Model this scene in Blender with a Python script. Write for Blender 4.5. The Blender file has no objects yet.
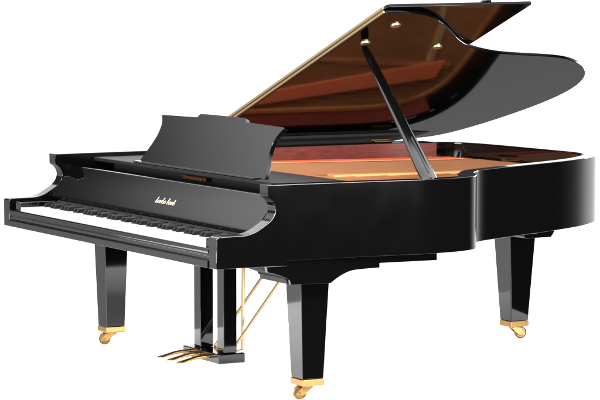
import bpy, bmesh, math, random
from mathutils import Vector, Matrix

random.seed(4)
S = 1.2            # model units -> metres
ZF = 0.154         # floor height in model units
W = 1.734          # case width
ZT = 0.89          # rim top
ZB = 0.641         # rim bottom
SC = bpy.context.scene
COL = SC.collection


def P3(x, y, z):
    return Vector((x * S, y * S, (z - ZF) * S))


# ------------------------------------------------------------------ materials
def new_mat(name):
    m = bpy.data.materials.new(name)
    m.use_nodes = True
    nt = m.node_tree
    return m, nt, nt.nodes['Principled BSDF']


def noise_bump(nt, b, scale, strength, dist=0.001, detail=3.0, stretch=None):
    tc = nt.nodes.new('ShaderNodeTexCoord')
    mp = nt.nodes.new('ShaderNodeMapping')
    if stretch:
        mp.inputs['Scale'].default_value = stretch
    nz = nt.nodes.new('ShaderNodeTexNoise')
    nz.inputs['Scale'].default_value = scale
    nz.inputs['Detail'].default_value = detail
    bp = nt.nodes.new('ShaderNodeBump')
    bp.inputs['Strength'].default_value = strength
    bp.inputs['Distance'].default_value = dist
    nt.links.new(tc.outputs['Object'], mp.inputs['Vector'])
    nt.links.new(mp.outputs['Vector'], nz.inputs['Vector'])
    nt.links.new(nz.outputs['Fac'], bp.inputs['Height'])
    nt.links.new(bp.outputs['Normal'], b.inputs['Normal'])
    return nz, mp


def mat_polish(name, rough=0.035, base=0.001, ior=1.5, wob=0.06):
    m, nt, b = new_mat(name)
    b.inputs['Base Color'].default_value = (base, base, base * 1.03, 1)
    b.inputs['Roughness'].default_value = rough
    b.inputs['IOR'].default_value = ior
    nz, mp = noise_bump(nt, b, 2.2, wob, 0.004, 1.0)
    # faint dust / wipe variation in the gloss
    n2 = nt.nodes.new('ShaderNodeTexNoise')
    n2.inputs['Scale'].default_value = 9.0
    n2.inputs['Detail'].default_value = 6.0
    mr = nt.nodes.new('ShaderNodeMapRange')
    mr.inputs['To Min'].default_value = rough * 0.7
    mr.inputs['To Max'].default_value = rough * 1.8
    nt.links.new(mp.outputs['Vector'], n2.inputs['Vector'])
    nt.links.new(n2.outputs['Fac'], mr.inputs['Value'])
    nt.links.new(mr.outputs['Result'], b.inputs['Roughness'])
    return m


def mat_wood(name, c1, c2, rough, scale=6.0, stretch=(14, 1, 14), coat=0.3):
    m, nt, b = new_mat(name)
    tc = nt.nodes.new('ShaderNodeTexCoord')
    mp = nt.nodes.new('ShaderNodeMapping')
    mp.inputs['Scale'].default_value = stretch
    nz = nt.nodes.new('ShaderNodeTexNoise')
    nz.inputs['Scale'].default_value = scale
    nz.inputs['Detail'].default_value = 5.0
    rp = nt.nodes.new('ShaderNodeValToRGB')
    rp.color_ramp.elements[0].position = 0.3
    rp.color_ramp.elements[0].color = (*c1, 1)
    rp.color_ramp.elements[1].position = 0.72
    rp.color_ramp.elements[1].color = (*c2, 1)
    nt.links.new(tc.outputs['Object'], mp.inputs['Vector'])
    nt.links.new(mp.outputs['Vector'], nz.inputs['Vector'])
    nt.links.new(nz.outputs['Fac'], rp.inputs['Fac'])
    nt.links.new(rp.outputs['Color'], b.inputs['Base Color'])
    b.inputs['Roughness'].default_value = rough
    b.inputs['Coat Weight'].default_value = coat
    b.inputs['Specular IOR Level'].default_value = 0.2
    b.inputs['Coat Roughness'].default_value = 0.15
    return m


def mat_metal(name, col, rough, metallic=1.0, bump=0.1):
    m, nt, b = new_mat(name)
    b.inputs['Base Color'].default_value = (*col, 1)
    b.inputs['Metallic'].default_value = metallic
    b.inputs['Roughness'].default_value = rough
    noise_bump(nt, b, 40, bump, 0.001)
    return m


def mat_plain(name, col, rough, spec=0.5):
    m, nt, b = new_mat(name)
    b.inputs['Base Color'].default_value = (*col, 1)
    b.inputs['Roughness'].default_value = rough
    b.inputs['Specular IOR Level'].default_value = spec
    noise_bump(nt, b, 60, 0.05, 0.001)
    return m


BLACK = mat_polish('black_polish')
LIDM = mat_polish('lid_polish', rough=0.05, ior=1.29)
SATIN = mat_polish('black_satin', rough=0.22, wob=0.03)
PROPM = mat_polish('prop_lacquer', rough=0.13, wob=0.03)
UNDER = mat_plain('black_underside', (0.004, 0.004, 0.004), 0.5, 0.15)
FELTB = mat_plain('black_cloth', (0.006, 0.006, 0.006), 0.8, 0.2)
MAHOG = mat_wood('mahogany_veneer', (0.05, 0.005, 0.003), (0.11, 0.013, 0.006), 0.5, 5, (3, 3, 30), 0.04)
COPPER = mat_metal('bronze_plate_paint', (0.60, 0.21, 0.066), 0.40, 0.2, 0.4)
SPRUCE = mat_wood('soundboard_spruce', (0.36, 0.105, 0.03), (0.60, 0.22, 0.07), 0.35, 4, (30, 1.2, 30))
MAPLE = mat_wood('pale_maple', (0.62, 0.40, 0.17), (0.75, 0.52, 0.25), 0.4, 5, (2, 20, 2))
REDF = mat_plain('red_felt', (0.42, 0.035, 0.02), 0.9, 0.1)
BRASS = mat_metal('brass', (0.30, 0.175, 0.06), 0.33)
WHEEL = mat_metal('dark_brass', (0.17, 0.105, 0.045), 0.3)
PALEBRASS = mat_metal('pale_brass', (0.30, 0.255, 0.155), 0.42)
RODM = mat_metal('rod_brass', (0.21, 0.145, 0.07), 0.5, 0.4)
STRUT = mat_metal('gilded_strut', (0.54, 0.22, 0.07), 0.45, 0.25, 0.2)
STEEL = mat_metal('string_wire', (0.36, 0.17, 0.08), 0.35, 0.6)
WOUND = mat_metal('copper_winding', (0.74, 0.14, 0.05), 0.6, 0.1, 0.05)
IVORY = mat_plain('white_key_plastic', (0.42, 0.412, 0.395), 0.22)
EBONY = mat_plain('black_key_plastic', (0.004, 0.004, 0.004), 0.4, 0.2)
GOLD = mat_metal('gold_inlay', (0.50, 0.39, 0.26), 0.4)
FLOORM = mat_plain('white_paper', (0.92, 0.92, 0.92), 0.9, 0.1)


# ------------------------------------------------------------------ mesh helpers
def link(name, bm, mat, parent=None, bevel=0.0, segs=2, smooth=30):
    me = bpy.data.meshes.new(name)
    bmesh.ops.remove_doubles(bm, verts=bm.verts, dist=1e-6)
    bmesh.ops.recalc_face_normals(bm, faces=bm.faces)
    bm.to_mesh(me)
    bm.free()
    me.materials.append(mat)
    for p in me.polygons:
        p.use_smooth = True
    me.set_sharp_from_angle(angle=math.radians(smooth))
    o = bpy.data.objects.new(name, me)
    COL.objects.link(o)
    if parent is not None:
        o.parent = parent
    if bevel:
        md = o.modifiers.new('bevel', 'BEVEL')
        md.width = bevel * S
        md.segments = segs
        md.limit_method = 'ANGLE'
        md.angle_limit = math.radians(35)
        md.harden_normals = True
    return o


def box(bm, x0, x1, y0, y1, z0, z1):
    v = [bm.verts.new(P3(x, y, z)) for z in (z0, z1) for x, y in ((x0, y0), (x1, y0), (x1, y1), (x0, y1))]
    for f in ((3, 2, 1, 0), (4, 5, 6, 7), (0, 1, 5, 4), (1, 2, 6, 5), (2, 3, 7, 6), (3, 0, 4, 7)):
        bm.faces.new([v[i] for i in f])


def loft(bm, rings, cap=True):
    R = [[bm.verts.new(p) for p in r] for r in rings]
    n = len(R[0])
    for a, b in zip(R, R[1:]):
        for i in range(n):
            j = (i + 1) % n
            bm.faces.new((a[i], a[j], b[j], b[i]))
    if cap:
        bm.faces.new(R[0][::-1])
        bm.faces.new(R[-1])


def prism(bm, pts0, pts1):
    """two matching closed outlines joined into a solid"""
    loft(bm, [pts0, pts1])


def slab(bm, pts, z0, z1):
    prism(bm, [P3(x, y, z0) for x, y in pts], [P3(x, y, z1) for x, y in pts])


def yz_prism(bm, prof, x0, x1):
    prism(bm, [P3(x0, y, z) for y, z in prof], [P3(x1, y, z) for y, z in prof])


def tube(bm, pts, rads, n=12):
    rings = []
    for i, p in enumerate(pts):
        a = pts[max(i - 1, 0)]
        b = pts[min(i + 1, len(pts) - 1)]
        d = (b - a).normalized()
        u = d.orthogonal().normalized()
        v = d.cross(u)
        r = (rads[i] if isinstance(rads, (list, tuple)) else rads) * S
        rings.append([p + u * r * math.cos(t) + v * r * math.sin(t) for t in [2 * math.pi * k / n for k in range(n)]])
    # keep rings aligned
    loft(bm, rings)


def cyl(bm, c, axis, r, h, n=24, prof=None):
    """lathe around axis: prof = [(t along axis, radius)]"""
    axis = axis.normalized()
    u = axis.orthogonal().normalized()
    v = axis.cross(u)
    prof = prof or [(-h / 2, r), (h / 2, r)]
    loft(bm, [[c + axis * t * S + (u * math.cos(a) + v * math.sin(a)) * rr * S
               for a in [2 * math.pi * k / n for k in range(n)]] for t, rr in prof])


def spline(pts, sub=10, closed=False):
    n = len(pts)
    out = []
    rng = range(n if closed else n - 1)
    for i in rng:
        if closed:
            p0, p1, p2, p3 = pts[(i - 1) % n], pts[i], pts[(i + 1) % n], pts[(i + 2) % n]
        else:
            p0, p1, p2, p3 = pts[max(i - 1, 0)], pts[i], pts[i + 1], pts[min(i + 2, n - 1)]
        for k in range(sub):
            t = k / sub
            out.append(tuple(0.5 * (2 * b + (c - a) * t + (2 * a - 5 * b + 4 * c - d) * t * t + (3 * b - a - 3 * c + d) * t ** 3)
                             for a, b, c, d in zip(p0, p1, p2, p3)))
    if not closed:
        out.append(tuple(pts[-1]))
    return out


def relax(pts, it=30, closed=False):
    pts = [tuple(p) for p in pts]
    n = len(pts)
    for _ in range(it):
        q = list(pts)
        for i in range(n):
            if not closed and (i == 0 or i == n - 1):
                continue
            a, b, c = pts[(i - 1) % n], pts[i], pts[(i + 1) % n]
            q[i] = tuple(0.25 * u + 0.5 * v + 0.25 * w for u, v, w in zip(a, b, c))
        pts = q
    return pts


def offset(pts, d):
    """offset an open polyline to its left by d"""
    out = []
    n = len(pts)
    for i in range(n):
        a, b = pts[max(i - 1, 0)], pts[min(i + 1, n - 1)]
        dx, dy = b[0] - a[0], b[1] - a[1]
        l = math.hypot(dx, dy) or 1
        out.append((pts[i][0] - dy / l * d, pts[i][1] + dx / l * d))
    return out


def empty(name, loc, parent=None):
    o = bpy.data.objects.new(name, None)
    COL.objects.link(o)
    o.location = loc
    if parent:
        o.parent = parent
    return o


def kid(name, bm, mat, parent, **k):
    return link(name, bm, mat, parent, **k)


# ------------------------------------------------------------------ setting
bm = bmesh.new()
box(bm, -0.16, 1.74, -1.3, 2.12, ZF - 0.02, ZF)
fl = link('floor', bm, FLOORM)
fl['kind'] = 'structure'

# ------------------------------------------------------------------ the piano
piano = bpy.data.objects.new('grand_piano', None)
COL.objects.link(piano)
piano['label'] = 'black polished grand piano with its lid propped open and brass casters on a white floor'
piano['category'] = 'grand piano'

# outline of the case seen from above, from treble front round the tail to bass front
YJ = 0.262
RIM = [(W, YJ), (1.738, 0.34), (1.748, 0.50), (1.764, 0.66), (1.776, 0.78), (1.770, 0.885), (1.738, 0.970),
       (1.678, 1.026), (1.595, 1.066), (1.525, 1.13), (1.475, 1.225), (1.432, 1.32), (1.385, 1.43), (1.335, 1.55), (1.285, 1.66),
       (1.225, 1.77), (1.155, 1.865), (1.085, 1.94), (1.005, 1.992), (0.915, 2.013), (0.8, 2.01), (0.6, 2.0), (0.36, 1.985), (0.2, 1.95), (0.09, 1.865),
       (0.03, 1.74), (0.004, 1.6), (0.0, 1.35), (0.0, 0.9), (0.0, YJ)]
OUT = relax(spline(RIM, 12), 12)
INN = offset(OUT, 0.05)
INN[0] = (W - 0.055, YJ)
INN[-1] = (0.055, YJ)

ARM = [(0.0, 0.6255), (0.0, 0.722), (0.003, 0.7265), (0.009, 0.729)] + spline(
    [(0.03, 0.7305), (0.07, 0.7305), (0.107, 0.7315), (0.14, 0.740), (0.168, 0.755), (0.197, 0.774), (0.213, 0.796), (0.216, 0.818),
     (0.206, 0.838), (0.190, 0.851)], 6) + [(0.187, 0.856), (0.187, ZT), (YJ, ZT), (YJ, ZB), (YJ - 0.02, 0.6255)]

bm = bmesh.new()
loft(bm, [[P3(*a, ZB), P3(*a, ZT), P3(*b, ZT), P3(*b, ZB)] for a, b in zip(OUT, INN)], cap=False)
nA = len(ARM)
for x0, x1 in ((W - 0.055, W), (0.055, 0.0)):
    va = [bm.verts.new(P3(x0, y, z)) for y, z in ARM]
    vb = [bm.verts.new(P3(x1, y, z)) for y, z in ARM]
    for k in range(nA):
        q = (k + 1) % nA
        if abs(ARM[k][0] - YJ) < 1e-6 and abs(ARM[q][0] - YJ) < 1e-6:
            continue                                     # open towards the rim band
        bm.faces.new((va[k], va[q], vb[q], vb[k]))
    bm.faces.new(va[::-1])
    bm.faces.new(vb)
rim = kid('rim', bm, BLACK, piano, bevel=0.002, smooth=32)

# bottom plinth and leg brackets under the right side (S-shaped apron)
def apron(x0, x1, prof_, mat, name='apron'):
    b_ = bmesh.new()
    yz_prism(b_, prof_, x0, x1)
    return kid(name, b_, mat, piano, bevel=0.0015)

AP = [(YJ + 0.001, 0.640), (0.84, 0.640), (0.84, 0.611), (0.616, 0.613), (0.616, 0.598)] + spline(
    [(0.56, 0.597), (0.51, 0.594), (0.475, 0.583), (0.45, 0.570), (0.43, 0.557)], 5) + [(0.28, 0.560)] + spline(
    [(0.275, 0.575), (0.25, 0.588), (0.215, 0.6), (0.19, 0.605)], 5)[:-1] + [(0.19, 0.6245), (YJ + 0.001, 0.6245)]
apron(W - 0.03, W - 0.012, AP, BLACK)
apron(0.012, 0.03, AP, BLACK)
apron(W - 0.215, W - 0.0305, [(y + (0.004 if y < 0.262 else -0.004), z + 0.0004) for y, z in AP], UNDER, 'leg_block')
apron(0.0305, 0.135, [(y + (0.004 if y < 0.262 else -0.004), z + 0.0004) for y, z in AP], UNDER, 'leg_block')

# keybed with moulded front, keyslip, key blocks
bm = bmesh.new()
yz_prism(bm, [(-0.004, 0.6265), (-0.004, 0.648), (-0.001, 0.652), (0.003, 0.654), (0.003, 0.664), (0.0, 0.667), (0.0, 0.669), (0.30, 0.669), (0.30, 0.6265)], 0.0555, W - 0.0555)
kid('keybed', bm, BLACK, piano, bevel=0.0015)
bm = bmesh.new()
box(bm, 0.26, W - 0.28, 0.28, 0.9, 0.60, 0.6255)
box(bm, 0.3, 1.2, 0.9, 1.6, 0.62, 0.640)
kid('underframe', bm, SATIN, piano, bevel=0.002)
bm = bmesh.new()
yz_prism(bm, [(0.0, 0.6725), (-0.002, 0.676), (-0.002, 0.686), (0.001, 0.690), (0.014, 0.690), (0.014, 0.6725)], 0.056, W - 0.056)
kid('keyslip', bm, BLACK, piano, bevel=0.001)
bm = bmesh.new()
yz_prism(bm, [(0.001, 0.669), (0.014, 0.669), (0.014, 0.6724), (0.001, 0.6724)], 0.056, W - 0.056)
kid('slip_gap', bm, FELTB, piano)
KX0, KX1 = 0.125, W - 0.105
for x0, x1 in ((0.056, KX0 - 0.002), (KX1 + 0.002, W - 0.056)):
    bm = bmesh.new()
    yz_prism(bm, [(0.0148, 0.670), (0.0148, 0.716), (0.018, 0.7195), (0.17, 0.7195), (0.17, 0.670)], x0, x1)
    kid('key_block', bm, BLACK, piano, bevel=0.002)

# keys
nw = 52
kw = (KX1 - KX0) / nw
for i in range(nw):
    x = KX0 + i * kw
    dz = random.uniform(-0.0004, 0.0004)
    bm = bmesh.new()
    box(bm, x + 0.0009, x + kw - 0.0009, 0.0155, 0.2, 0.684, 0.7015 + dz)
    kid('white_key', bm, IVORY, piano, bevel=0.0009, segs=1)
pat = [1, 0, 1, 1, 0, 1, 1]     # a b c d e f g  : sharp to the right of a, c, d, f, g
for i in range(nw - 1):
    if not pat[i % 7]:
        continue
    xc = KX0 + (i + 1) * kw
    bm = bmesh.new()
    h = 0.0075
    prism(bm, [P3(xc - 0.0066, 0.097, 0.7022), P3(xc + 0.0066, 0.097, 0.7022), P3(xc + 0.0066, 0.162, 0.7022), P3(xc - 0.0066, 0.162, 0.7022)],
          [P3(xc - 0.0048, 0.104, 0.7165), P3(xc + 0.0048, 0.104, 0.7165), P3(xc + 0.0048, 0.162, 0.7172), P3(xc - 0.0048, 0.162, 0.7172)])
    kid('black_key', bm, EBONY, piano, bevel=0.0012, segs=1)

# fallboard: leans back behind the keys, rounded top lip and lower nose
FBP = [(0.172, 0.722), (0.166, 0.728), (0.165, 0.735), (0.168, 0.742), (0.249, 0.838), (0.254, 0.8445), (0.262, 0.846), (0.275, 0.843), (0.275, 0.722)]
bm = bmesh.new()
yz_prism(bm, FBP, 0.057, W - 0.057)
fb = kid('fallboard', bm, BLACK, piano, bevel=0.002)
bm = bmesh.new()
box(bm, 0.057, W - 0.057, 0.172, 0.3, 0.6705, 0.683)
box(bm, 0.057, W - 0.057, 0.202, 0.3, 0.684, 0.7215)
box(bm, 0.1271, W - 0.107, 0.1635, 0.171, 0.7028, 0.7215)
kid('key_cloth_rail', bm, FELTB, piano)

# gold maker's mark on the fallboard (too small in the photo to read: script-like strokes)
fd = Vector((0, 0.249 - 0.168, 0.838 - 0.742)).normalized()
def fbp(x, t, d=0.0012):
    y, z = 0.168 + (0.249 - 0.168) * t, 0.742 + (0.838 - 0.742) * t
    return P3(x, y - fd.z * d, z + fd.y * d)
bm = bmesh.new()
def stroke(pts, r=0.0011):
    tube(bm, [fbp(x, t) for x, t in pts], r, 6)
mx, mt = 0.90, 0.30
def arc(cx, ct, rx, rt, a0, a1, n=9):
    return [(cx + rx * math.cos(math.radians(a0 + (a1 - a0) * k / n)), ct + rt * math.sin(math.radians(a0 + (a1 - a0) * k / n))) for k in range(n + 1)]
x = mx
for j, hgt in enumerate((0.20, .10, .09, .19, .1, None, .2, .1, .1, .17)):
    if hgt is None:
        x += 0.009
        continue
    stroke([(x, mt), (x + 0.002, mt + hgt)], 0.0012)
    stroke(arc(x + 0.006, mt + min(hgt, .1) * .5, 0.0055, min(hgt, .1) * .5, 160, -150), 0.0010)
    x += 0.0155
kid('gold_mark', bm, GOLD, fb)

# front of the action behind the fallboard, with a small brass plate
bm = bmesh.new()
box(bm, 0.057, W - 0.057, 0.276, 0.59, 0.760, 0.79)
kid('action_cover', bm, FELTB, piano)
bm = bmesh.new()
box(bm, 0.057, W - 0.057, 0.43, 0.45, 0.7905, 0.8595)
kid('action_front', bm, FELTB, piano)
bm = bmesh.new()
box(bm, 0.69, 0.87, 0.405, 0.4295, 0.833, 0.846)
kid('action_rail', bm, MAHOG, piano, bevel=0.002)
bm = bmesh.new()
box(bm, 0.735, 0.845, 0.4, 0.404, 0.834, 0.844)
kid('rail_plate', bm, BRASS, piano, bevel=0.001)

# music shelf and desk
SH = [(0.058, 0.345), (W - 0.075, 0.345), (W - 0.062, 0.36), (W - 0.058, 0.606), (0.058, 0.585)]
bm = bmesh.new()
slab(bm, SH, 0.860, 0.8745)
kid('music_shelf', bm, UNDER, piano, bevel=0.003)

DY0, DZ0, DT = 0.382, 0.8755, 0.50      # foot of the desk; DT = lean (dy per dz)
def dk(x, v, d=0.0):
    """v = height above the foot; d = thickness to the back"""
    return P3(x, DY0 + v * DT + d, DZ0 + v - d * DT)
edge = [(0.487, 0.0), (0.478, 0.02), (0.462, 0.045), (0.446, 0.075), (0.437, 0.10), (0.437, 0.125), (0.444, 0.145), (0.456, 0.159), (0.466, 0.166), (0.470, 0.169)]
edge = spline(edge, 4)
topr = [(0.462, 0.1725), (0.19, 0.1765), (0.186, 0.1785), (0.182, 0.183), (0.176, 0.1875), (0.168, 0.189), (0.09, 0.1905)]
right = edge + topr
prof_ = [(W / 2 + x, v) for x, v in right] + [(W / 2 - x, v) for x, v in reversed(right)]
bm = bmesh.new()
prism(bm, [dk(x, v) for x, v in prof_], [dk(x, v, 0.014) for x, v in prof_])
md = kid('music_desk', bm, BLACK, piano, bevel=0.002)
bm = bmesh.new()
box(bm, W / 2 - 0.47, W / 2 + 0.47, DY0 - 0.035, DY0 - 0.004, 0.8755, 0.882)
kid('desk_ledge', bm, BLACK, md, bevel=0.002)

# interior --------------------------------------------------------------------
LIN0 = offset(OUT, 0.0505)
LIN1 = offset(OUT, 0.0575)
bm = bmesh.new()
def lining(name, mat, keep):
    b_ = bmesh.new()
    loft(b_, [[P3(*a, 0.78), P3(*a, 0.884), P3(*b, 0.884), P3(*b, 0.78)] for a, b, c in zip(LIN0, LIN1, OUT) if keep(c)])
    return kid(name, b_, mat, piano, smooth=40)
bm.free()
lining('inner_rim', MAHOG, lambda c: c[0] < 0.6 and c[1] > 0.6 and (c[0] < 0.08 or c[1] < 1.9))
lining('inner_tail_shade', BLACK, lambda c: c[1] > 1.0 and c[0] > 0.085 and c[0] < 1.9)  # shade at the tail put into the lining colour: black instead of mahogany

IN2 = [p for p in offset(OUT, 0.059) if p[1] > 0.64]
IN2 = [(IN2[0][0], 0.632)] + IN2 + [(IN2[-1][0], 0.632)]
bm = bmesh.new()
slab(bm, IN2, 0.795, 0.806)
kid('soundboard', bm, SPRUCE, piano)
# bronze plate: border band, front web and radiating struts
IN3 = [p for p in offset(OUT, 0.061) if p[1] > 0.875]
IN4 = [p for p in offset(OUT, 0.17)]
IN4 = IN4[-len([0 for p in offset(OUT, 0.061)]):]
bm = bmesh.new()
o3, o4 = offset(OUT, 0.061), offset(OUT, 0.085)
rings = []
for a, b, c in zip(o3, o4, OUT):
    if a[1] < 0.875 or b[1] < 0.6:
        continue
    rings.append([P3(*a, 0.814), P3(*a, 0.824), P3(*b, 0.824), P3(*b, 0.814)])
loft(bm, rings)
box(bm, 0.0625, W - 0.062, 0.63, 0.90, 0.8145, 0.8255)
for (xa, ya, xb, yb) in ((0.42, 0.9, 0.34, 1.85), (0.72, 0.9, 0.66, 1.86), (0.98, 0.9, 0.98, 1.80), (1.20, 0.9, 1.22, 1.42), (1.40, 0.9, 1.41, 1.10)):
    w_ = 0.013
    prism(bm, [P3(xa - w_, ya, 0.8146), P3(xa + w_, ya, 0.8146), P3(xb + w_, yb, 0.8146), P3(xb - w_, yb, 0.8146)],
          [P3(xa - w_ * .7, ya, 0.829), P3(xa + w_ * .7, ya, 0.829), P3(xb + w_ * .7, yb, 0.829), P3(xb - w_ * .7, yb, 0.829)])
plate = kid('iron_plate', bm, COPPER, piano, bevel=0.003)
bm = bmesh.new()
prism(bm, [P3(0.85, 0.91, 0.8262), P3(0.91, 0.91, 0.8262), P3(0.98, 1.5, 0.8242), P3(0.92, 1.5, 0.8242)],
      [P3(0.856, 0.91, 0.842), P3(0.904, 0.91, 0.842), P3(0.974, 1.5, 0.840), P3(0.926, 1.5, 0.840)])
kid('plate_strut', bm, STRUT, piano, bevel=0.003)
# bridge
bm = bmesh.new()
br = spline([(1.46, 1.0), (1.36, 1.10), (1.24, 1.26), (1.10, 1.44), (0.9, 1.60), (0.6, 1.71), (0.35, 1.76)], 8)
bo = offset(br, 0.024)
loft(bm, [[P3(*a, 0.8065), P3(*a, 0.826), P3(*b, 0.826), P3(*b, 0.8065)] for a, b in zip(br, bo)])
kid('bridge', bm, MAPLE, piano, bevel=0.002)
# strings
def inside(px, py, poly):
    c = False
    for (xa, ya), (xb, yb) in zip(poly, poly[1:] + poly[:1]):
        if (ya > py) != (yb > py) and px < (xb - xa) * (py - ya) / (yb - ya) + xa:
            c = not c
    return c
POLY = offset(OUT, 0.10)
bm = bmesh.new()
for k in range(56):
    t = k / 55
    x0 = 0.16 + (W - 0.30) * t
    x1 = 0.14 + 1.30 * t
    n_ = 0
    while n_ < 130 and inside(x0 + (x1 - x0) * n_ / 100, 0.66 + 0.012 * n_, POLY):
        n_ += 1
    n_ -= 1
    a, b = P3(x0, 0.66, 0.834), P3(x0 + (x1 - x0) * n_ / 100, 0.66 + 0.012 * n_, 0.832)
    tube(bm, [a, b], 0.0014 if k > 24 else 0.0019, 4)
st = kid('string_band', bm, STEEL, piano)
st['kind'] = 'stuff'
# overspun bass strings crossing over the others
bm = bmesh.new()
for k in range(20):
    t = k / 19
    tube(bm, [P3(0.075 + 0.06 * t, 0.70, 0.838), P3(0.285 + 0.105 * t, 1.80, 0.838)], 0.0024, 5)
kid('bass_string_band', bm, WOUND, piano)

# lid -------------------------------------------------------------------------
TH = math.radians(20.6)
ZH = ZT + 0.02
NRM = Vector((-math.sin(TH), 0, math.cos(TH)))
def lp(s, y, h=0.0):
    """point on the lid: s up the slope from the hinge line, h above its underside"""
    return P3(s * math.cos(TH) + NRM.x * h, y, ZH + s * math.sin(TH) + NRM.z * h)
curve = [(1.488, 0.86), (1.486, 0.92), (1.472, 0.985), (1.435, 1.055), (1.375, 1.13), (1.285, 1.22), (1.195, 1.305), (1.125, 1.385), (1.07, 1.48),
         (1.03, 1.58), (1.008, 1.68), (0.99, 1.79), (0.965, 1.90), (0.915, 2.0), (0.84, 2.09), (0.74, 2.165), (0.62, 2.208), (0.48, 2.208), (0.334, 2.165), (0.197, 2.10), (0.085, 2.03), (0.005, 1.96), (-0.04, 1.88),
         (-0.05, 1.78)]
curve = relax(spline(curve, 10), 18)
LID = [(1.488, 0.835)] + curve + [(-0.05, 0.835)]
TL = 0.0122
bm = bmesh.new()
prism(bm, [lp(s, y) for s, y in LID], [lp(s, y, TL) for s, y in LID])
lid = kid('lid', bm, LIDM, piano, bevel=0.003, smooth=40)
bm = bmesh.new()
FL_ = [(0.012, 0.835), (1.50, 0.835), (1.506, 0.845), (1.526, 1.414), (1.520, 1.42), (0.012, 1.42)]
prism(bm, [lp(s, y, TL + 0.003) for s, y in FL_], [lp(s, y, 2 * TL + 0.003) for s, y in FL_])
flap = kid('lid_flap', bm, LIDM, piano, bevel=0.0025)
bm = bmesh.new()
prism(bm, [lp(-0.047, 0.84, -0.012), lp(0.05, 0.84, -0.012), lp(0.05, 1.72, -0.012), lp(-0.047, 1.70, -0.012)],
      [lp(-0.047, 0.84, -0.0003), lp(0.05, 0.84, -0.0003), lp(0.05, 1.86, -0.0003), lp(-0.047, 1.80, -0.0003)])
kid('hinge_dark_strip', bm, FELTB, lid, bevel=0.002)  # added matt strip keeps the lid dark by the hinge, hiding bright reflections
# continuous brass hinge along the fold: two leaves and the knuckle
for h0, h1, par in ((0.0025, TL - 0.001, lid), (TL + 0.0045, 2 * TL + 0.001, flap)):
    bm = bmesh.new()
    prism(bm, [lp(0.02, 0.8275, h0), lp(1.484, 0.8275, h0), lp(1.484, 0.8345, h0), lp(0.02, 0.8345, h0)],
          [lp(0.02, 0.8275, h1), lp(1.484, 0.8275, h1), lp(1.484, 0.8345, h1), lp(0.02, 0.8345, h1)])
    kid('hinge_leaf', bm, PALEBRASS, par, bevel=0.001)
bm = bmesh.new()
tube(bm, [lp(0.02, 0.8268, TL + 0.0015), lp(1.484, 0.8268, TL + 0.0015)], 0.0028, 10)
kid('hinge_knuckle', bm, BRASS, lid)
# brass prop cups and buttons on the underside
for (s_, y_) in ((1.369, 0.941), (1.183, 0.921), (1.127, 1.255)):
    bm = bmesh.new()
    cyl(bm, lp(s_, y_, -0.004), NRM, 0, 0, 24, [(-0.004, 0.011), (-0.0035, 0.017), (0.0, 0.019), (0.0038, 0.019)])
    kid('prop_cup', bm, PALEBRASS, lid)
bm = bmesh.new()
cyl(bm, lp(1.512, 1.235, 2 * TL + 0.006), NRM, 0, 0, 20, [(-0.0028, 0.02), (0.002, 0.02), (0.005, 0.015)])
kid('lid_bumper', bm, SATIN, flap)
# brass hinges on the bass side
for y_ in (0.98, 1.64):
    bm = bmesh.new()
    tube(bm, [P3(0.008, y_ - 0.04, ZT + 0.0065), P3(0.008, y_ + 0.04, ZT + 0.0065)], 0.0042, 12)
    box(bm, 0.006, 0.046, y_ - 0.045, y_ + 0.045, ZT + 0.0005, ZT + 0.004)
    kid('lid_hinge', bm, BRASS, piano, bevel=0.001)

# lid prop stick
a, b = Vector((1.685, 0.838, 0.868)), Vector((1.052, 0.951, 1.3075))
d = (b - a).normalized()
side = Vector((0, 1, 0)) - d * d.y
side.normalize()
nrm = d.cross(side)
bm = bmesh.new()
rings = []
L = (b - a).length
for t, w_, th in ((0, .019, .013), (0.02, .023, .014), (.10, .024, .014), (.30, .020, .013), (.34, .0190, .011), (.7, .0155, .010), (.97, .0115, .0085), (1.0, .007, .006)):
    c = a + d * (L * t)
    rings.append([P3(*(c + side * (w_ * math.cos(k) * 1.35) + nrm * (th * math.sin(k)))) for k in [2 * math.pi * j / 16 for j in range(16)]])
loft(bm, rings)
prop = kid('lid_prop', bm, PROPM, piano, smooth=50)
bm = bmesh.new()
cyl(bm, P3(*a), side, 0.02, 0.07, 20)
kid('prop_pivot', bm, BRASS, prop, bevel=0.002)
bm = bmesh.new()
c = a + d * (L * .36)
tube(bm, [P3(*(a + d * (L * .05) - nrm * .014)), P3(*(a + d * (L * .30) - nrm * .0135))], 0.0035, 8)
kid('prop_catch', bm, SATIN, prop)

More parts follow.
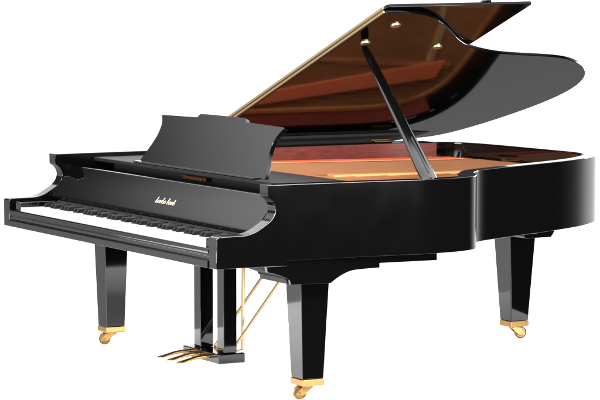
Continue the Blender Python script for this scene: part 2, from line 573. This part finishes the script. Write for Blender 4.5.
# legs --------------------------------------------------------------------------
def leg(cx, cy, ztop, wt, wb, aim):
    e = empty('leg', P3(cx, cy, ZF), piano)
    off = -e.location
    def put(name, bm_, mat, **k):
        bmesh.ops.translate(bm_, verts=bm_.verts, vec=off)
        return kid(name, bm_, mat, e, **k)
    bm = bmesh.new()
    zf = 0.2265
    sq = lambda w_, z: [P3(cx + i * w_ / 2, cy + j * w_ / 2, z) for i, j in ((-1, -1), (1, -1), (1, 1), (-1, 1))]
    loft(bm, [sq(wb, zf), sq(wt, ztop)])
    put('post', bm, BLACK, bevel=0.003)
    bm = bmesh.new()
    loft(bm, [sq(wb - 0.006, zf - 0.024), sq(wb + 0.004, zf - 0.021), sq(wb + 0.004, zf - 0.0005)])
    put('ferrule', bm, BRASS, bevel=0.002)
    # caster: stem, fork and wheel
    ax = Vector((aim[0], aim[1], 0)).normalized()
    sd = Vector((-ax.y, ax.x, 0))
    wc = Vector((cx, cy, 0)) + ax * 0.026
    bm = bmesh.new()
    cyl(bm, P3(cx, cy, 0.196), Vector((0, 0, 1)), 0, 0, 20, [(-0.004, 0.018), (0.0, 0.021), (0.006, 0.021)])
    for q in (-1, 1):
        c0 = Vector((cx, cy, 0)) + sd * (0.0175 * q)
        p = [c0 - ax * 0.018, c0 + ax * 0.018, wc + sd * (0.0175 * q) + ax * 0.014, wc + sd * (0.0175 * q) - ax * 0.014]
        zz = (0.1985, 0.1985, 0.170, 0.170)
        t_ = sd * 0.003
        prism(bm, [P3(u.x - t_.x, u.y - t_.y, z) for u, z in zip(p, zz)], [P3(u.x + t_.x, u.y + t_.y, z) for u, z in zip(p, zz)])
    put('caster_fork', bm, BRASS, bevel=0.001)
    bm = bmesh.new()
    r = 0.0235
    cyl(bm, P3(wc.x, wc.y, ZF + r), sd, 0, 0, 28, [(-0.0125, 0.006), (-0.012, r * .55), (-0.0085, r * .6), (-0.0085, r * .8), (-0.0125, r * .85), (-0.0105, r * .97), (-0.004, r), (0.004, r), (0.0105, r * .97), (0.0125, r * .85), (0.0085, r * .8), (0.0085, r * .6), (0.012, r * .55), (0.0125, 0.006)])
    cyl(bm, P3(wc.x, wc.y, ZF + r), sd, 0, 0, 16, [(-0.0215, 0.0045), (0.0215, 0.0045)])
    put('caster_wheel', bm, WHEEL, smooth=35)
    return e

leg(1.586, 0.372 + 0.045, 0.562, 0.108, 0.080, (-0.5, -1))
leg(0.070, 0.410, 0.562, 0.098, 0.077, (-0.6, -1))
leg(0.679, 1.848, 0.560, 0.117, 0.079, (0.2, 1))

# rear leg bracket
RB = [(1.50, 0.640), (2.02 - 0.055, 0.640), (1.965, 0.612), (1.955, 0.606), (1.90, 0.603)] + [(1.925, 0.586), (1.912, 0.566), (1.908, 0.5605)]
RB = [(1.60, 0.6398), (1.972, 0.6398), (1.972, 0.600), (1.93, 0.598), (1.925, 0.592)] + spline([(1.925, 0.586), (1.918, 0.573), (1.908, 0.5605)], 4) + [(1.788, 0.5605)] + spline(
    [(1.785, 0.568), (1.765, 0.582), (1.735, 0.592), (1.70, 0.597)], 4) + [(1.60, 0.600)]
bm = bmesh.new()
yz_prism(bm, RB, 0.52, 0.84)
kid('leg_bracket', bm, BLACK, piano, bevel=0.002)

# pedal lyre ----------------------------------------------------------------------
ly = empty('pedal_lyre', P3(0.92, 0.41, ZF), piano)
off = -ly.location
def lput(name, bm_, mat, **k):
    bmesh.ops.translate(bm_, verts=bm_.verts, vec=off)
    return kid(name, bm_, mat, ly, **k)
bm = bmesh.new()
box(bm, 0.775, 1.055, 0.36, 0.465, 0.206, 0.241)
lput('pedal_box', bm, BLACK, bevel=0.004)
for x0 in (0.812, 0.992):
    bm = bmesh.new()
    box(bm, x0, x0 + 0.052, 0.386, 0.438, 0.2415, 0.60)
    lput('lyre_post', bm, BLACK, bevel=0.003)
for k, x0 in enumerate((0.83, 0.91, 0.985)):
    bm = bmesh.new()
    rings = []
    for y, w_, z, th in ((0.359, .007, .222, .004), (0.33, .007, .222, .004), (0.30, .008, .219, .004), (0.275, .011, .214, .0035), (0.25, .0125, .209, .003), (0.236, .010, .207, .0025), (0.231, .005, .2065, .002)):
        rings.append([P3(x0 + w_ * 1.15 * math.cos(t), y, z + 0.005 + th * 1.6 * math.sin(t)) for t in [2 * math.pi * j / 14 for j in range(14)]])
    loft(bm, rings)
    lput('pedal', bm, BRASS, smooth=50)
for x0, y1 in ((0.862, 0.80), (0.995, 0.80)):
    bm = bmesh.new()
    tube(bm, [P3(x0, 0.445, 0.243), P3(x0, 0.735, 0.60)], 0.0058, 10)
    lput('brace_rod', bm, RODM)
bm = bmesh.new()
tube(bm, [P3(0.94, 0.52, 0.60), P3(0.94, 0.515, 0.235), P3(0.94, 0.46, 0.225)], 0.0065, 10)
lput('pedal_rod', bm, RODM)

# ------------------------------------------------------------------ light: white studio, one dark side
w = bpy.data.worlds.new('World')
SC.world = w
w.use_nodes = True
nt = w.node_tree
bg = nt.nodes['Background']
N = nt.nodes.new
def math_(op, a, b=None, c=None):
    n = N('ShaderNodeMath')
    n.operation = op
    for i, v in enumerate((a, b, c)):
        if v is None:
            continue
        if isinstance(v, (int, float)):
            n.inputs[i].default_value = v
        else:
            nt.links.new(v, n.inputs[i])
    return n.outputs[0]
def step_(v, a, b):
    n = N('ShaderNodeMapRange')
    n.interpolation_type = 'SMOOTHSTEP'
    nt.links.new(v, n.inputs['Value'])
    n.inputs['From Min'].default_value = a
    n.inputs['From Max'].default_value = b
    return n.outputs['Result']
tc = N('ShaderNodeTexCoord')
sp = N('ShaderNodeSeparateXYZ')
nt.links.new(tc.outputs['Generated'], sp.inputs[0])
X_, Y_, Z_ = sp.outputs
hl = math_('SQRT', math_('ADD', math_('MULTIPLY', X_, X_), math_('MULTIPLY', Y_, Y_)))
az = math_('DIVIDE', math_('ADD', math_('MULTIPLY', X_, 0.873), math_('MULTIPLY', Y_, 0.487)), hl)   # towards the dark right side
side_ = math_('MULTIPLY', step_(az, -0.12, 0.60), step_(Z_, 0.50, 0.38))
sy = math_('DIVIDE', math_('MULTIPLY', Y_, -1.0), hl)          # towards the front
left_ = math_('MULTIPLY', step_(X_, -0.55, -0.70), step_(sy, -0.04, 0.04))
u_ = math_('ADD', Z_, math_('MULTIPLY', math_('MULTIPLY', Y_, -1.0), 0.67))
hi_ = math_('MULTIPLY', step_(u_, 0.495, 0.595), 1.5)
lo_ = math_('MULTIPLY', step_(Z_, 0.14, 0.06), math_('ADD', 0.5, math_('MULTIPLY', step_(sy, 0.36, 0.53), 1.0)))
leftL = math_('ADD', math_('MAXIMUM', hi_, lo_), 0.08)
low_ = step_(Z_, -0.22, -0.30)
WHITE, DARK, LOW, TOP = 1.7, 0.012, 0.46, 4.0
up = math_('ADD', WHITE, math_('MULTIPLY', step_(Z_, 0.3, 0.7), TOP - WHITE))
v = math_('ADD', math_('MULTIPLY', up, math_('SUBTRACT', 1.0, low_)), math_('MULTIPLY', LOW, low_))
v = math_('ADD', math_('MULTIPLY', v, math_('SUBTRACT', 1.0, left_)), math_('MULTIPLY', leftL, left_))
v = math_('ADD', math_('MULTIPLY', v, math_('SUBTRACT', 1.0, side_)), math_('MULTIPLY', DARK, side_))
bg.inputs['Color'].default_value = (1, 1, 1, 1)
nt.links.new(v, bg.inputs['Strength'])

def area(name, loc, target, size, power, col=(1, 1, 1)):
    l = bpy.data.lights.new(name, 'AREA')
    l.shape = 'RECTANGLE'
    l.size, l.size_y = size
    l.energy = power
    l.color = col
    o = bpy.data.objects.new(name, l)
    COL.objects.link(o)
    o.location = loc
    o.rotation_euler = (Vector(target) - Vector(loc)).to_track_quat('-Z', 'Y').to_euler()
    return o
area('key_softbox', P3(5.4, -2.8, 3.1), P3(0.6, 1.3, 0.85), (1.6, 1.6), 1350, (1.0, 0.97, 0.93))
area('front_floor_fill', P3(0.9, -6.5, 1.25), P3(0.9, 1.0, 0.3), (4.0, 1.4), 1300)  # added lamp, unseen: brightens the floor under the piano from the front
area('rear_floor_fill', P3(-2.2, 7.2, 1.25), P3(0.6, 1.0, 0.3), (4.0, 1.4), 1700)  # another added low lamp, out of view, whitens the floor from behind
area('side_floor_fill', P3(6.6, 1.6, 1.15), P3(1.0, 0.9, 0.2), (3.0, 1.2), 1500)  # added fill that lifts the floor shadow along the treble side

# ------------------------------------------------------------------ camera
cam = bpy.data.cameras.new('camera')
co = bpy.data.objects.new('camera', cam)
COL.objects.link(co)
SC.camera = co
co.location = P3(9.367, -3.956, 1.587)
co.rotation_euler = (math.radians(90 - 5.346), 0, math.radians(60.821))
cam.sensor_width = 36
cam.lens = 36 * 2700.986 / 600
cam.shift_y = 20.96 / 600
cam.clip_end = 200

vs = SC.view_settings
vs.view_transform = 'Standard'
vs.look = 'None'
vs.exposure = 0
vs.gamma = 1
SC.cycles.max_bounces = 10
SC.cycles.glossy_bounces = 6
